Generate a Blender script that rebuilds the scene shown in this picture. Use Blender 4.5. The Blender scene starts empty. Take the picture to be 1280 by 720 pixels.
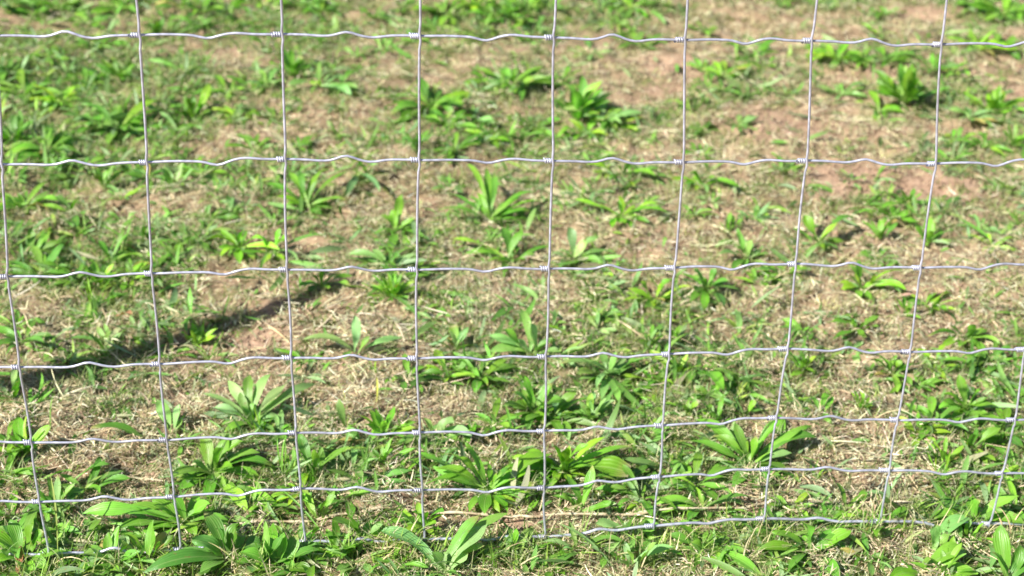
import bpy, math, random
import numpy as np
from mathutils import Vector

rnd = random.Random(7)
RNG = np.random.default_rng(11)
SC = bpy.context.scene
COL = SC.collection

# ------------------------------------------------------------------ camera
F = np.array([0.09710401, 0.87759174, -0.46947156])
R = np.array([0.99510209, -0.09438042, 0.02939672])
U = np.array([0.0185106, 0.47002667, 0.88245809])
C = np.array([0.3695, -1.8109, 1.3501])
FPX = 2165.9
cd = bpy.data.cameras.new('camera'); cam = bpy.data.objects.new('camera', cd); COL.objects.link(cam)
from mathutils import Matrix
cam.matrix_world = Matrix(((R[0], U[0], -F[0], C[0]), (R[1], U[1], -F[1], C[1]), (R[2], U[2], -F[2], C[2]), (0, 0, 0, 1)))
cd.sensor_width = 36; cd.lens = FPX / 1280 * 36
cd.clip_start = 0.05; cd.clip_end = 2000
cd.dof.use_dof = True; cd.dof.focus_distance = 2.02; cd.dof.aperture_fstop = 5.6
SC.camera = cam

# ------------------------------------------------------------------ light
SUN_EL = math.radians(40); sx, sy = -0.863, -0.504
w = bpy.data.worlds.new('World'); SC.world = w; w.use_nodes = True
nt = w.node_tree; bg = nt.nodes['Background']
sky = nt.nodes.new('ShaderNodeTexSky'); sky.sky_type = 'NISHITA'; sky.sun_disc = False
sky.sun_elevation = SUN_EL; sky.sun_rotation = math.atan2(sx, sy)
nt.links.new(sky.outputs[0], bg.inputs[0]); bg.inputs[1].default_value = 0.05
sd = bpy.data.lights.new('sun', 'SUN'); sd.energy = 4.6; sd.angle = math.radians(0.4); sd.color = (1, 0.965, 0.89)
so = bpy.data.objects.new('sun', sd); COL.objects.link(so); so.location = (-3, -2, 4)
tosun = Vector((sx * math.cos(SUN_EL), sy * math.cos(SUN_EL), math.sin(SUN_EL)))
so.rotation_euler = tosun.to_track_quat('Z', 'Y').to_euler()
SC.view_settings.view_transform = 'Standard'; SC.view_settings.look = 'None'
SC.view_settings.gamma = 1; SC.view_settings.exposure = 1.24
SC.cycles.use_denoising = True
SC.cycles.max_bounces = 6; SC.cycles.diffuse_bounces = 3; SC.cycles.transmission_bounces = 3; SC.cycles.glossy_bounces = 2

# ------------------------------------------------------------------ helpers
def at(x, y, z=0.0):
    """photo pixel (1280x720) -> world point at height z"""
    d = F + R * (x - 640) / FPX - U * (y - 360) / FPX
    t = (z - C[2]) / d[2]
    return C + t * d
def ppm(P): return FPX / float(np.dot(np.asarray(P) - C, F))

_lat = np.random.default_rng(5).random((256, 256))
def vnoise(x, y, s, o=0):
    x = np.asarray(x) / s + 37.3 + o * 17.7; y = np.asarray(y) / s + 91.1 + o * 9.3
    xi = np.floor(x).astype(int); yi = np.floor(y).astype(int); fx = x - xi; fy = y - yi
    fx = fx * fx * (3 - 2 * fx); fy = fy * fy * (3 - 2 * fy)
    a = _lat[xi % 256, yi % 256]; b = _lat[(xi + 1) % 256, yi % 256]; c = _lat[xi % 256, (yi + 1) % 256]; d = _lat[(xi + 1) % 256, (yi + 1) % 256]
    return (a * (1 - fx) + b * fx) * (1 - fy) + (c * (1 - fx) + d * fx) * fy
def height(x, y):
    x = np.asarray(x, float); y = np.asarray(y, float)
    h = (vnoise(x, y, 1.3, 1) - .5) * .022 + (vnoise(x, y, .3, 2) - .5) * .022 + (vnoise(x, y, .09, 3) - .5) * .018 + (vnoise(x, y, .032, 4) - .5) * .013 + (vnoise(x, y, .013, 5) - .5) * .006
    far = np.clip((np.hypot(x - .7, y - 1) - 6) / 60, 0, 1)
    return h + far * (vnoise(x, y, 25, 6) - .5) * 1.2

def mesh_np(name, V, Q, cols=None, uv=None, mat=None, smooth=True, parent=None, link=True):
    me = bpy.data.meshes.new(name); V = np.ascontiguousarray(V, dtype=np.float32).reshape(-1, 3); Q = np.ascontiguousarray(Q, dtype=np.int32)
    me.vertices.add(len(V)); me.vertices.foreach_set('co', V.ravel())
    k = Q.shape[1]
    me.loops.add(Q.size); me.loops.foreach_set('vertex_index', Q.ravel())
    me.polygons.add(len(Q)); me.polygons.foreach_set('loop_start', np.arange(0, Q.size, k, dtype=np.int32))
    if smooth: me.polygons.foreach_set('use_smooth', np.ones(len(Q), dtype=bool))
    me.update(calc_edges=True)
    if cols is not None:
        ca = me.color_attributes.new('Col', 'FLOAT_COLOR', 'POINT')
        c4 = np.ones((len(V), 4), np.float32); c4[:, :3] = cols; ca.data.foreach_set('color', c4.ravel())
    if uv is not None:
        ul = me.uv_layers.new(name='UVMap'); ul.data.foreach_set('uv', np.ascontiguousarray(uv, dtype=np.float32)[Q.ravel()].ravel())
    if mat: me.materials.append(mat)
    me.validate()
    o = bpy.data.objects.new(name, me); COL.objects.link(o)
    if parent: o.parent = parent
    return o
def tag(o, label=None, cat=None, group=None, kind=None):
    if label: o['label'] = label
    if cat: o['category'] = cat
    if group: o['group'] = group
    if kind: o['kind'] = kind
    return o

# ------------------------------------------------------------------ materials
def mat_new(name):
    m = bpy.data.materials.new(name); m.use_nodes = True; n = m.node_tree.nodes; n.clear()
    return m, n, m.node_tree.links
def leaf_material(name, rough=.5, trans=.3, veins=True, spec=.5):
    m, n, l = mat_new(name)
    out = n.new('ShaderNodeOutputMaterial'); b = n.new('ShaderNodeBsdfPrincipled'); t = n.new('ShaderNodeBsdfTranslucent'); mx = n.new('ShaderNodeMixShader')
    vc = n.new('ShaderNodeVertexColor'); vc.layer_name = 'Col'
    geo = n.new('ShaderNodeNewGeometry')
    ns = n.new('ShaderNodeTexNoise'); ns.inputs['Scale'].default_value = 70; ns.inputs['Detail'].default_value = 5
    l.new(geo.outputs['Position'], ns.inputs['Vector'])
    mr = n.new('ShaderNodeMapRange'); mr.inputs[3].default_value = .72; mr.inputs[4].default_value = 1.28; l.new(ns.outputs[0], mr.inputs[0])
    mul = n.new('ShaderNodeVectorMath'); mul.operation = 'SCALE'; l.new(vc.outputs[0], mul.inputs[0]); l.new(mr.outputs[0], mul.inputs['Scale'])
    col = mul.outputs[0]
    b.inputs['Roughness'].default_value = rough; b.inputs['Specular IOR Level'].default_value = spec
    if veins:
        uv = n.new('ShaderNodeUVMap'); uv.uv_map = 'UVMap'; sp = n.new('ShaderNodeSeparateXYZ'); l.new(uv.outputs[0], sp.inputs[0])
        s1 = n.new('ShaderNodeMath'); s1.operation = 'MULTIPLY'; s1.inputs[1].default_value = math.pi * 14; l.new(sp.outputs[0], s1.inputs[0])
        s2 = n.new('ShaderNodeMath'); s2.operation = 'COSINE'; l.new(s1.outputs[0], s2.inputs[0])
        # midrib
        m1 = n.new('ShaderNodeMath'); m1.operation = 'SUBTRACT'; m1.inputs[1].default_value = .5; l.new(sp.outputs[0], m1.inputs[0])
        m2 = n.new('ShaderNodeMath'); m2.operation = 'ABSOLUTE'; l.new(m1.outputs[0], m2.inputs[0])
        m3 = n.new('ShaderNodeMapRange'); m3.inputs[1].default_value = .0; m3.inputs[2].default_value = .07; m3.inputs[3].default_value = 1; m3.inputs[4].default_value = 0; l.new(m2.outputs[0], m3.inputs[0])
        mc = n.new('ShaderNodeMix'); mc.data_type = 'RGBA'; mc.blend_type = 'MIX'; mc.inputs[7].default_value = (.26, .36, .12, 1)
        sc = n.new('ShaderNodeMath'); sc.operation = 'MULTIPLY'; sc.inputs[1].default_value = .45; l.new(m3.outputs[0], sc.inputs[0])
        l.new(sc.outputs[0], mc.inputs[0]); l.new(col, mc.inputs[6]); col = mc.outputs[2]
        # insect holes / brown spotting
        n2 = n.new('ShaderNodeTexNoise'); n2.inputs['Scale'].default_value = 160; n2.inputs['Detail'].default_value = 2; l.new(geo.outputs['Position'], n2.inputs['Vector'])
        r2 = n.new('ShaderNodeMapRange'); r2.inputs[1].default_value = .66; r2.inputs[2].default_value = .72; l.new(n2.outputs[0], r2.inputs[0])
        mb = n.new('ShaderNodeMix'); mb.data_type = 'RGBA'; mb.inputs[7].default_value = (.2, .14, .05, 1)
        s4 = n.new('ShaderNodeMath'); s4.operation = 'MULTIPLY'; s4.inputs[1].default_value = .6; l.new(r2.outputs[0], s4.inputs[0])
        l.new(s4.outputs[0], mb.inputs[0]); l.new(col, mb.inputs[6]); col = mb.outputs[2]
        bp = n.new('ShaderNodeBump'); bp.inputs['Strength'].default_value = .32; bp.inputs['Distance'].default_value = .0006
        ad = n.new('ShaderNodeMath'); ad.operation = 'ADD'; l.new(s2.outputs[0], ad.inputs[0])
        l.new(ns.outputs[0], ad.inputs[1]); l.new(ad.outputs[0], bp.inputs['Height'])
        l.new(bp.outputs[0], b.inputs['Normal'])
    l.new(col, b.inputs['Base Color'])
    # light through a leaf is yellower
    tc = n.new('ShaderNodeMix'); tc.data_type = 'RGBA'; tc.blend_type = 'MULTIPLY'; tc.inputs[0].default_value = 1; tc.inputs[7].default_value = (1.15, 1.6, .45, 1)
    l.new(col, tc.inputs[6]); l.new(tc.outputs[2], t.inputs[0])
    mx.inputs[0].default_value = trans; l.new(b.outputs[0], mx.inputs[1]); l.new(t.outputs[0], mx.inputs[2]); l.new(mx.outputs[0], out.inputs[0])
    return m
M_leaf = leaf_material('broad_leaf', .42, .3, True, .55)
M_grass = leaf_material('grass_blade', .5, .3, False, .4)
M_straw = leaf_material('dry_straw', .6, .12, False, .35)

def soil_material():
    m, n, l = mat_new('soil')
    out = n.new('ShaderNodeOutputMaterial'); b = n.new('ShaderNodeBsdfPrincipled'); b.inputs['Roughness'].default_value = .95; b.inputs['Specular IOR Level'].default_value = .2
    geo = n.new('ShaderNodeNewGeometry'); P = geo.outputs['Position']
    def noise(s, d=6, r=.6):
        t = n.new('ShaderNodeTexNoise'); t.inputs['Scale'].default_value = s; t.inputs['Detail'].default_value = d; t.inputs['Roughness'].default_value = r; l.new(P, t.inputs['Vector']); return t.outputs[0]
    r = n.new('ShaderNodeValToRGB'); l.new(noise(16, 8, .7), r.inputs[0]); e = r.color_ramp.elements
    e[0].position = .28; e[0].color = (.13, .09, .055, 1); e[1].position = .72; e[1].color = (.42, .31, .2, 1)
    x = r.color_ramp.elements.new(.5); x.color = (.29, .2, .125, 1)
    # patches of redder earth (vertex map) 
    vc = n.new('ShaderNodeVertexColor'); vc.layer_name = 'Col'; sp = n.new('ShaderNodeSeparateColor'); l.new(vc.outputs[0], sp.inputs[0])
    mx = n.new('ShaderNodeMix'); mx.data_type = 'RGBA'; l.new(sp.outputs[0], mx.inputs[0]); l.new(r.outputs[0], mx.inputs[6])
    r2 = n.new('ShaderNodeValToRGB'); l.new(noise(40, 6, .65), r2.inputs[0]); e = r2.color_ramp.elements
    e[0].position = .3; e[0].color = (.26, .16, .105, 1); e[1].position = .7; e[1].color = (.46, .32, .225, 1); l.new(r2.outputs[0], mx.inputs[7])
    # dull green film of moss and crushed growth
    mg = n.new('ShaderNodeMix'); mg.data_type = 'RGBA'; mg.inputs[7].default_value = (.12, .14, .05, 1)
    l.new(sp.outputs[1], mg.inputs[0]); l.new(mx.outputs[2], mg.inputs[6]); l.new(mg.outputs[2], b.inputs['Base Color'])
    bp = n.new('ShaderNodeBump'); bp.inputs['Strength'].default_value = .9; bp.inputs['Distance'].default_value = .004; l.new(noise(220, 6, .7), bp.inputs['Height']); l.new(bp.outputs[0], b.inputs['Normal'])
    l.new(b.outputs[0], out.inputs[0]); return m
M_soil = soil_material()

def wire_material():
    m, n, l = mat_new('galvanised_wire')
    out = n.new('ShaderNodeOutputMaterial'); b = n.new('ShaderNodeBsdfPrincipled')
    geo = n.new('ShaderNodeNewGeometry'); t = n.new('ShaderNodeTexNoise'); t.inputs['Scale'].default_value = 120; t.inputs['Detail'].default_value = 6; l.new(geo.outputs['Position'], t.inputs['Vector'])
    r = n.new('ShaderNodeValToRGB'); l.new(t.outputs[0], r.inputs[0]); r.color_ramp.elements[0].position = .3; r.color_ramp.elements[0].color = (.36, .37, .46, 1); r.color_ramp.elements[1].position = .7; r.color_ramp.elements[1].color = (.62, .63, .77, 1)
    t3 = n.new('ShaderNodeTexNoise'); t3.inputs['Scale'].default_value = 14; t3.inputs['Detail'].default_value = 4; l.new(geo.outputs['Position'], t3.inputs['Vector'])
    r3 = n.new('ShaderNodeMapRange'); r3.inputs[1].default_value = .5; r3.inputs[2].default_value = .75; r3.inputs[4].default_value = .7; l.new(t3.outputs[0], r3.inputs[0])
    m3 = n.new('ShaderNodeMix'); m3.data_type = 'RGBA'; m3.inputs[7].default_value = (.29, .28, .30, 1); l.new(r3.outputs[0], m3.inputs[0]); l.new(r.outputs[0], m3.inputs[6])
    l.new(m3.outputs[2], b.inputs['Base Color']); b.inputs['Metallic'].default_value = .5
    q = n.new('ShaderNodeMapRange'); q.inputs[3].default_value = .22; q.inputs[4].default_value = .55; l.new(t.outputs[0], q.inputs[0]); l.new(q.outputs[0], b.inputs['Roughness'])
    bp = n.new('ShaderNodeBump'); bp.inputs['Strength'].default_value = .25; bp.inputs['Distance'].default_value = .0004; l.new(t.outputs[0], bp.inputs['Height']); l.new(bp.outputs[0], b.inputs['Normal'])
    l.new(b.outputs[0], out.inputs[0]); return m
M_wire = wire_material()
def wood_material():
    m, n, l = mat_new('weathered_wood')
    out = n.new('ShaderNodeOutputMaterial'); b = n.new('ShaderNodeBsdfPrincipled'); b.inputs['Roughness'].default_value = .85
    tc = n.new('ShaderNodeTexCoord'); mp = n.new('ShaderNodeMapping'); mp.inputs['Scale'].default_value = (40, 40, 3); l.new(tc.outputs['Object'], mp.inputs[0])
    t = n.new('ShaderNodeTexNoise'); t.inputs['Scale'].default_value = 3; t.inputs['Detail'].default_value = 8; l.new(mp.outputs[0], t.inputs['Vector'])
    r = n.new('ShaderNodeValToRGB'); l.new(t.outputs[0], r.inputs[0]); r.color_ramp.elements[0].color = (.12, .09, .06, 1); r.color_ramp.elements[1].color = (.38, .32, .24, 1)
    l.new(r.outputs[0], b.inputs['Base Color']); l.new(b.outputs[0], out.inputs[0]); return m
M_wood = wood_material()

# ------------------------------------------------------------------ what grows where (world-space maps)
def blob_map(x, y, blobs):
    v = np.zeros_like(np.asarray(x, float))
    for (px, py, rx, ry, s) in blobs:
        P = at(px, py); k = ppm(P); a = rx / k; b = ry / k / .5
        v = v + s * np.exp(-(((x - P[0]) / a) ** 2 + ((y - P[1]) / b) ** 2))
    return v
BARE = [(850, 85, 45, 22, 1), (980, 160, 70, 25, .9), (1060, 225, 60, 30, 1), (1180, 232, 50, 22, 1), (1270, 118, 30, 14, .8), (320, 425, 45, 18, .9), (330, 385, 45, 12, .5), (225, 425, 40, 12, .35), (650, 662, 50, 14, .9),
        (500, 690, 50, 14, .9), (440, 700, 40, 10, .4), (830, 115, 30, 12, .8), (1080, 100, 50, 14, .6), (720, 65, 30, 9, .5), (1160, 20, 70, 10, .5),
        (830, 305, 30, 16, .5), (1150, 165, 60, 14, .4), (380, 385, 40, 15, .3), (930, 350, 30, 10, .3), (300, 65, 20, 14, .5), (1200, 370, 80, 14, .35), (345, 625, 22, 7, .6), (1090, 690, 40, 14, .3)]
STRAW = [(450, 490, 110, 45, 1), (130, 545, 110, 50, 1), (1220, 375, 90, 40, 1), (470, 400, 60, 40, .6), (1100, 470, 60, 40, .7), (760, 640, 60, 30, .8), (1130, 600, 100, 40, .8), (650, 340, 90, 30, .6),
         (1040, 150, 120, 40, .7), (450, 150, 80, 30, .5), (800, 200, 120, 20, .6), (1100, 400, 100, 30, .7), (290, 85, 35, 15, .6), (240, 260, 50, 25, .5), (900, 60, 80, 20, .6), (560, 500, 60, 30, .7), (930, 630, 60, 20, .7), (1130, 690, 40, 20, .6), (1090, 50, 120, 25, .5), (60, 420, 60, 30, .3)]
GREEN = [(80, 90, 150, 60, 1), (60, 10, 100, 30, .7), (130, 170, 110, 40, .9), (300, 30, 90, 30, .6), (580, 40, 80, 40, .7), (600, 170, 80, 30, .8), (750, 150, 70, 30, .9), (780, 30, 90, 30, .5), (300, 300, 100, 30, .8),
         (80, 210, 90, 25, .7), (150, 320, 120, 30, .7), (760, 480, 160, 40, .7), (280, 640, 110, 70, 1), (60, 660, 80, 50, .9), (900, 560, 60, 50, .5), (1210, 510, 70, 60, .9), (1220, 640, 80, 60, .7), (620, 590, 120, 40, .7), (400, 590, 60, 30, .6), (500, 300, 60, 40, .5), (1120, 250, 50, 20, .4),
         (500, 200, 60, 30, .3), (880, 480, 50, 30, .5), (170, 375, 80, 25, .4), (100, 60, 220, 90, .45), (60, 150, 110, 60, .3), (640, 460, 50, 40, .5), (1020, 430, 100, 20, .4), (1240, 20, 50, 14, .6), (960, 690, 80, 30, .5)]
def maps(x, y):
    n = vnoise(x, y, .16, 11); n2 = vnoise(x, y, .05, 12); n3 = vnoise(x, y, .5, 13)
    bare = np.clip(blob_map(x, y, BARE) * 1.25 + (n - .5) * .5 + (n2 - .5) * .45 + (n3 - .5) * .15 - .12, 0, 1)
    straw = np.clip(.45 + blob_map(x, y, STRAW) * .6 - .35 * blob_map(x, y, GREEN) + (n2 - .5) * .8, 0, 1)
    green = np.clip(.3 + .62 * blob_map(x, y, GREEN) - .52 * blob_map(x, y, STRAW) - .9 * blob_map(x, y, BARE) + (n - .5) * .7 + (n2 - .5) * .7 + (n3 - .5) * .2, 0, 1)
    return bare, straw, green

# ------------------------------------------------------------------ ground: one sheet, fine near the fence, reaching the horizon
def axis(lo, hi, step, far, n):
    core = np.arange(lo, hi, step); g = np.geomspace(step * 1.5, far, n)
    return np.concatenate([(lo - g)[::-1], core, core[-1] + g])
gx = axis(-.95, 2.4, .0048, 400, 60); gy = axis(-.4, 2.6, .0055, 400, 60)
X, Y = np.meshgrid(gx, gy, indexing='ij'); Z = height(X, Y)
bare, straw, green = maps(X.ravel(), Y.ravel())
nx, ny = X.shape
I = (np.arange(nx - 1)[:, None] * ny + np.arange(ny - 1)[None, :]).ravel()
Q = np.stack([I, I + ny, I + ny + 1, I + 1], 1)
gc = np.zeros((nx * ny, 3)); gc[:, 0] = bare; gc[:, 1] = np.clip(green * .6 - bare * .4, 0, .6)
ground = mesh_np('ground', np.stack([X, Y, Z], -1), Q, gc, None, M_soil)
tag(ground, kind='structure')

# ------------------------------------------------------------------ scattered growth
def pick(n, weight, kmax=40):
    """n points: most inside the strip seen from the path, the rest around it"""
    pts = np.zeros((0, 2))
    while len(pts) < n:
        m = n * 2
        inn = RNG.random(m) < .84
        y = np.where(inn, -.16 + RNG.random(m) ** 1.25 * 2.75, -.9 + RNG.random(m) * 5.0)
        u = RNG.random(m)
        xin = (-.15 - .16 * y - .1) + u * ((1.33 + .42 * y) + .1 - (-.15 - .16 * y - .1))
        x = np.where(inn, xin, -1.6 + RNG.random(m) * 5.2)
        b, s, g = maps(x, y)
        keep = RNG.random(m) < weight(b, s, g)
        pts = np.concatenate([pts, np.stack([x, y], 1)[keep]])
    return pts[:n]
def ribbons(name, P, az, el, L, W, K, bend, side, prof, colr, mat, fold=0, roll=None, parent=None, colfade=None):
    N = len(P); cols = 3 if fold else 2
    if roll is None: roll = np.zeros(N)
    cur = P.astype(float).copy(); out = np.zeros((N, K + 1, cols, 3)); prof = np.asarray(prof)
    for k in range(K + 1):
        t = k / K; a = az + side * t; e = el - bend * t
        d = np.stack([np.cos(a) * np.cos(e), np.sin(a) * np.cos(e), np.sin(e)], 1)
        s = np.stack([-np.sin(a), np.cos(a), np.zeros(N)], 1); nn = np.cross(d, s)
        s2 = s * np.cos(roll)[:, None] + nn * np.sin(roll)[:, None]; n2 = np.cross(d, s2)
        wk = (W * (prof[k] if prof.ndim == 1 else prof[:, k]) / 2)[:, None]
        out[:, k, 0] = cur - s2 * wk; out[:, k, -1] = cur + s2 * wk
        if cols == 3: out[:, k, 1] = cur - n2 * wk * fold
        cur = cur + d * (L / K)[:, None]
    # nothing dives far below the soil
    hz = height(out[..., 0], out[..., 1]) - .001; out[..., 2] = np.maximum(out[..., 2], hz)
    base = (np.arange(N) * (K + 1) * cols)[:, None, None]; kk = np.arange(K)[None, :, None] * cols; cc = np.arange(cols - 1)[None, None, :]
    i0 = (base + kk + cc).ravel(); Qd = np.stack([i0, i0 + 1, i0 + 1 + cols, i0 + cols], 1)
    cl = np.repeat(colr, (K + 1) * cols, axis=0)
    if colfade is not None:
        f = np.tile(np.repeat(np.linspace(0, 1, K + 1), cols), N)[:, None]; cl = cl * (1 - f) + np.asarray(colfade)[None, :] * f if False else cl * (1 + (f - .5) * .0)
    uv = np.stack([np.tile(np.tile(np.linspace(0, 1, cols), K + 1), N), np.tile(np.repeat(np.linspace(0, 1, K + 1), cols), N)], 1)
    return mesh_np(name, out, Qd, cl, uv, mat, True, parent)
def palette(n, cols, wts, jit=.18):
    i = RNG.choice(len(cols), n, p=np.array(wts) / sum(wts)); c = np.array(cols)[i]
    return np.clip(c * (1 + RNG.normal(0, jit, (n, 1))) * (1 + RNG.normal(0, .05, (n, 3))), .01, .85)
def z3(p, off): return np.stack([p[:, 0], p[:, 1], height(p[:, 0], p[:, 1]) + off], 1)
U_ = RNG.random
STRAWC = [(.64, .53, .34), (.50, .40, .25), (.36, .27, .17), (.72, .64, .46), (.22, .16, .10), (.37, .38, .22), (.50, .48, .33)]
# fine dry litter
n = 240000; p = pick(n, lambda b, s, g: np.clip(.25 + .75 * s - .72 * b, .04, 1))
lay = lambda p: vnoise(p[:, 0], p[:, 1], .06, 21) * 9 + vnoise(p[:, 0], p[:, 1], .25, 22) * 6 + (RNG.random(len(p)) < .5) * 3.1416
drift = lambda p, a: a * np.clip(vnoise(p[:, 0], p[:, 1], .045, 23) - .45, 0, 1)
o = ribbons('dry_litter', z3(p, .0005 + (.004 + drift(p, .03)) * U_(n)), lay(p) + RNG.normal(0, .6, n), RNG.normal(.05, .28, n), .005 + .018 * U_(n) ** 1.6, .0007 + .0011 * U_(n), 2, RNG.normal(.3, .6, n), RNG.normal(0, .5, n), [1, .9, .5], palette(n, STRAWC, [5, 6, 4, 3, 3, 3, 3]), M_straw, roll=RNG.normal(0, .5, n))
tag(o, 'short dry clippings of cut grass covering the soil', 'dry grass', kind='stuff')
# longer straws
n = 9000; p = pick(n, lambda b, s, g: np.clip(.1 + .9 * s - .7 * b, .02, 1))
o = ribbons('straw', z3(p, .002 + (.005 + drift(p, .035)) * U_(n)), lay(p) + RNG.normal(0, .5, n), RNG.normal(.12, .18, n), .016 + .045 * U_(n) ** 2, .0008 + .001 * U_(n), 5, RNG.normal(.35, .35, n), RNG.normal(0, .55, n), [.8, 1, 1, .9, .7, .3], palette(n, STRAWC, [8, 5, 2, 8, 1, 2, 3]), M_straw, roll=RNG.normal(0, .5, n))
tag(o, 'longer pale straws lying over the clippings', 'straw', kind='stuff')
# thin living grass, in tufts
nt_ = 13500; tp = pick(nt_, lambda b, s, g: np.clip(g * .9 + .14 - .3 * b, .05, 1)); per = 16
p = np.repeat(tp, per, 0) + RNG.normal(0, .0085, (nt_ * per, 2)); n = len(p)
tc = np.repeat(palette(nt_, [(.14, .23, .04), (.22, .29, .07), (.25, .28, .13), (.34, .35, .17), (.12, .18, .03), (.44, .40, .22)], [4, 4, 6, 6, 3, 3], .2), per, 0) * (1 + RNG.normal(0, .12, (n, 1)))
ts = np.repeat(.55 + .8 * U_(nt_), per)
o = ribbons('grass', z3(p, 0), U_(n) * 6.283, np.clip(RNG.normal(.75, .35, n), .1, 1.45), (.010 + .021 * U_(n)) * ts, .0007 + .0009 * U_(n), 4, RNG.normal(.9, .5, n), RNG.normal(0, .35, n), [.8, 1, .85, .6, .1], tc, M_grass, roll=RNG.normal(0, .3, n))
tag(o, 'sparse short grass growing through the dry clippings', 'grass', kind='stuff')
n0 = 1500; fx_ = -.5 + 2.4 * U_(n0); keep = U_(n0) < np.where(fx_ < .5, .6, .4); fx_ = fx_[keep]; nt_ = len(fx_)
tp = np.stack([fx_, RNG.normal(-.012, .022, nt_)], 1); per = 9; p = np.repeat(tp, per, 0) + RNG.normal(0, .006, (nt_ * per, 2)); n = len(p)
tc = np.repeat(palette(nt_, [(.16, .29, .04), (.24, .36, .06), (.3, .34, .14), (.5, .43, .26), (.6, .5, .3)], [4, 4, 4, 3, 2], .2), per, 0)
o = ribbons('fence_foot_grass', z3(p, 0), U_(n) * 6.283, np.clip(RNG.normal(.8, .4, n), .1, 1.5), .018 + .035 * U_(n), .0009 + .0014 * U_(n), 5, RNG.normal(.9, .5, n), RNG.normal(0, .4, n), [.8, 1, .95, .8, .5, .1], tc, M_grass, roll=RNG.normal(0, .3, n))
tag(o, 'longer unmown grass and dry stems tangled along the bottom wire', 'grass', kind='stuff')
# small broad-leaved growth too small to tell apart
nt_ = 5200; tp = pick(nt_, lambda b, s, g: np.clip((g - .2) * 1.7, .02, 1)); tp = tp[RNG.random(len(tp)) < np.clip(.4 + tp[:, 1] * .5, .4, 1)]; nt_ = len(tp); per = 6
p = np.repeat(tp, per, 0) + RNG.normal(0, .004, (nt_ * per, 2)); n = len(p)
tc = np.repeat(palette(nt_, [(.13, .29, .04), (.17, .35, .05), (.22, .35, .14), (.24, .38, .06), (.10, .22, .04)], [4, 5, 4, 3, 2], .15), per, 0) * (1 + RNG.normal(0, .12, (n, 1)))
ts = np.repeat(.5 + .75 * U_(nt_), per)
o = ribbons('low_weeds', z3(p, .001), U_(n) * 6.283, np.clip(RNG.normal(.42, .3, n), .03, 1.2), (.018 + .036 * U_(n)) * ts, (.003 + .0045 * U_(n)) * ts, 6, RNG.normal(.7, .4, n), RNG.normal(0, .3, n), [.25, .45, .8, 1, .85, .5, .04], tc, M_leaf, fold=.25, roll=RNG.normal(0, .35, n))
tag(o, 'tiny broad-leaved seedlings scattered between the larger weeds', 'weeds', kind='stuff')
# mown-off leaf pieces, pale and flat
n = 4600; big_ = (U_(n) < .16) * 1.0; p = pick(n, lambda b, s, g: np.clip(.25 + .6 * g, .02, 1))
o = ribbons('cut_leaf_pieces', z3(p, .003 + .008 * U_(n)), U_(n) * 6.283, RNG.normal(.1, .3, n), .012 + .028 * U_(n) + big_ * .035, .003 + .004 * U_(n) + big_ * .005, 6, RNG.normal(.4, .5, n), RNG.normal(0, .5, n), [.4, .75, .95, 1, .9, .65, .25], palette(n, [(.24, .36, .16), (.14, .32, .05), (.17, .30, .08), (.42, .4, .24)], [4, 4, 4, 2]), M_leaf, fold=.3, roll=RNG.normal(0, .5, n))
tag(o, 'greyish wilted pieces of mown leaves strewn on the ground', 'leaf clippings', kind='stuff')

# soil crumbs
n = 22000; p = pick(n, lambda b, s, g: np.clip(b * 1.1 + .08, 0, 1)); r = .0007 + .0055 * U_(n) ** 5
oc = np.array([(1, 0, 0), (-1, 0, 0), (0, 1, 0), (0, -1, 0), (0, 0, 1), (0, 0, -1)], float); ft = np.array([(0, 2, 4), (2, 1, 4), (1, 3, 4), (3, 0, 4), (2, 0, 5), (1, 2, 5), (3, 1, 5), (0, 3, 5)])
V = (oc[None] * (1 + RNG.normal(0, .25, (n, 6, 1)))) * r[:, None, None] * np.array([1, 1, .7]); a = U_(n) * 6.28; ca, sa = np.cos(a)[:, None], np.sin(a)[:, None]
V = np.stack([V[..., 0] * ca - V[..., 1] * sa, V[..., 0] * sa + V[..., 1] * ca, V[..., 2]], -1) + z3(p, r * .3)[:, None]
o = mesh_np('soil_crumbs', V, (ft[None] + (np.arange(n) * 6)[:, None, None]).reshape(-1, 3), np.tile([.8, 0, 0], (n * 6, 1)), None, M_soil)
tag(o, 'small crumbs of reddish brown soil on the bare patches', 'soil', kind='stuff')

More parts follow.
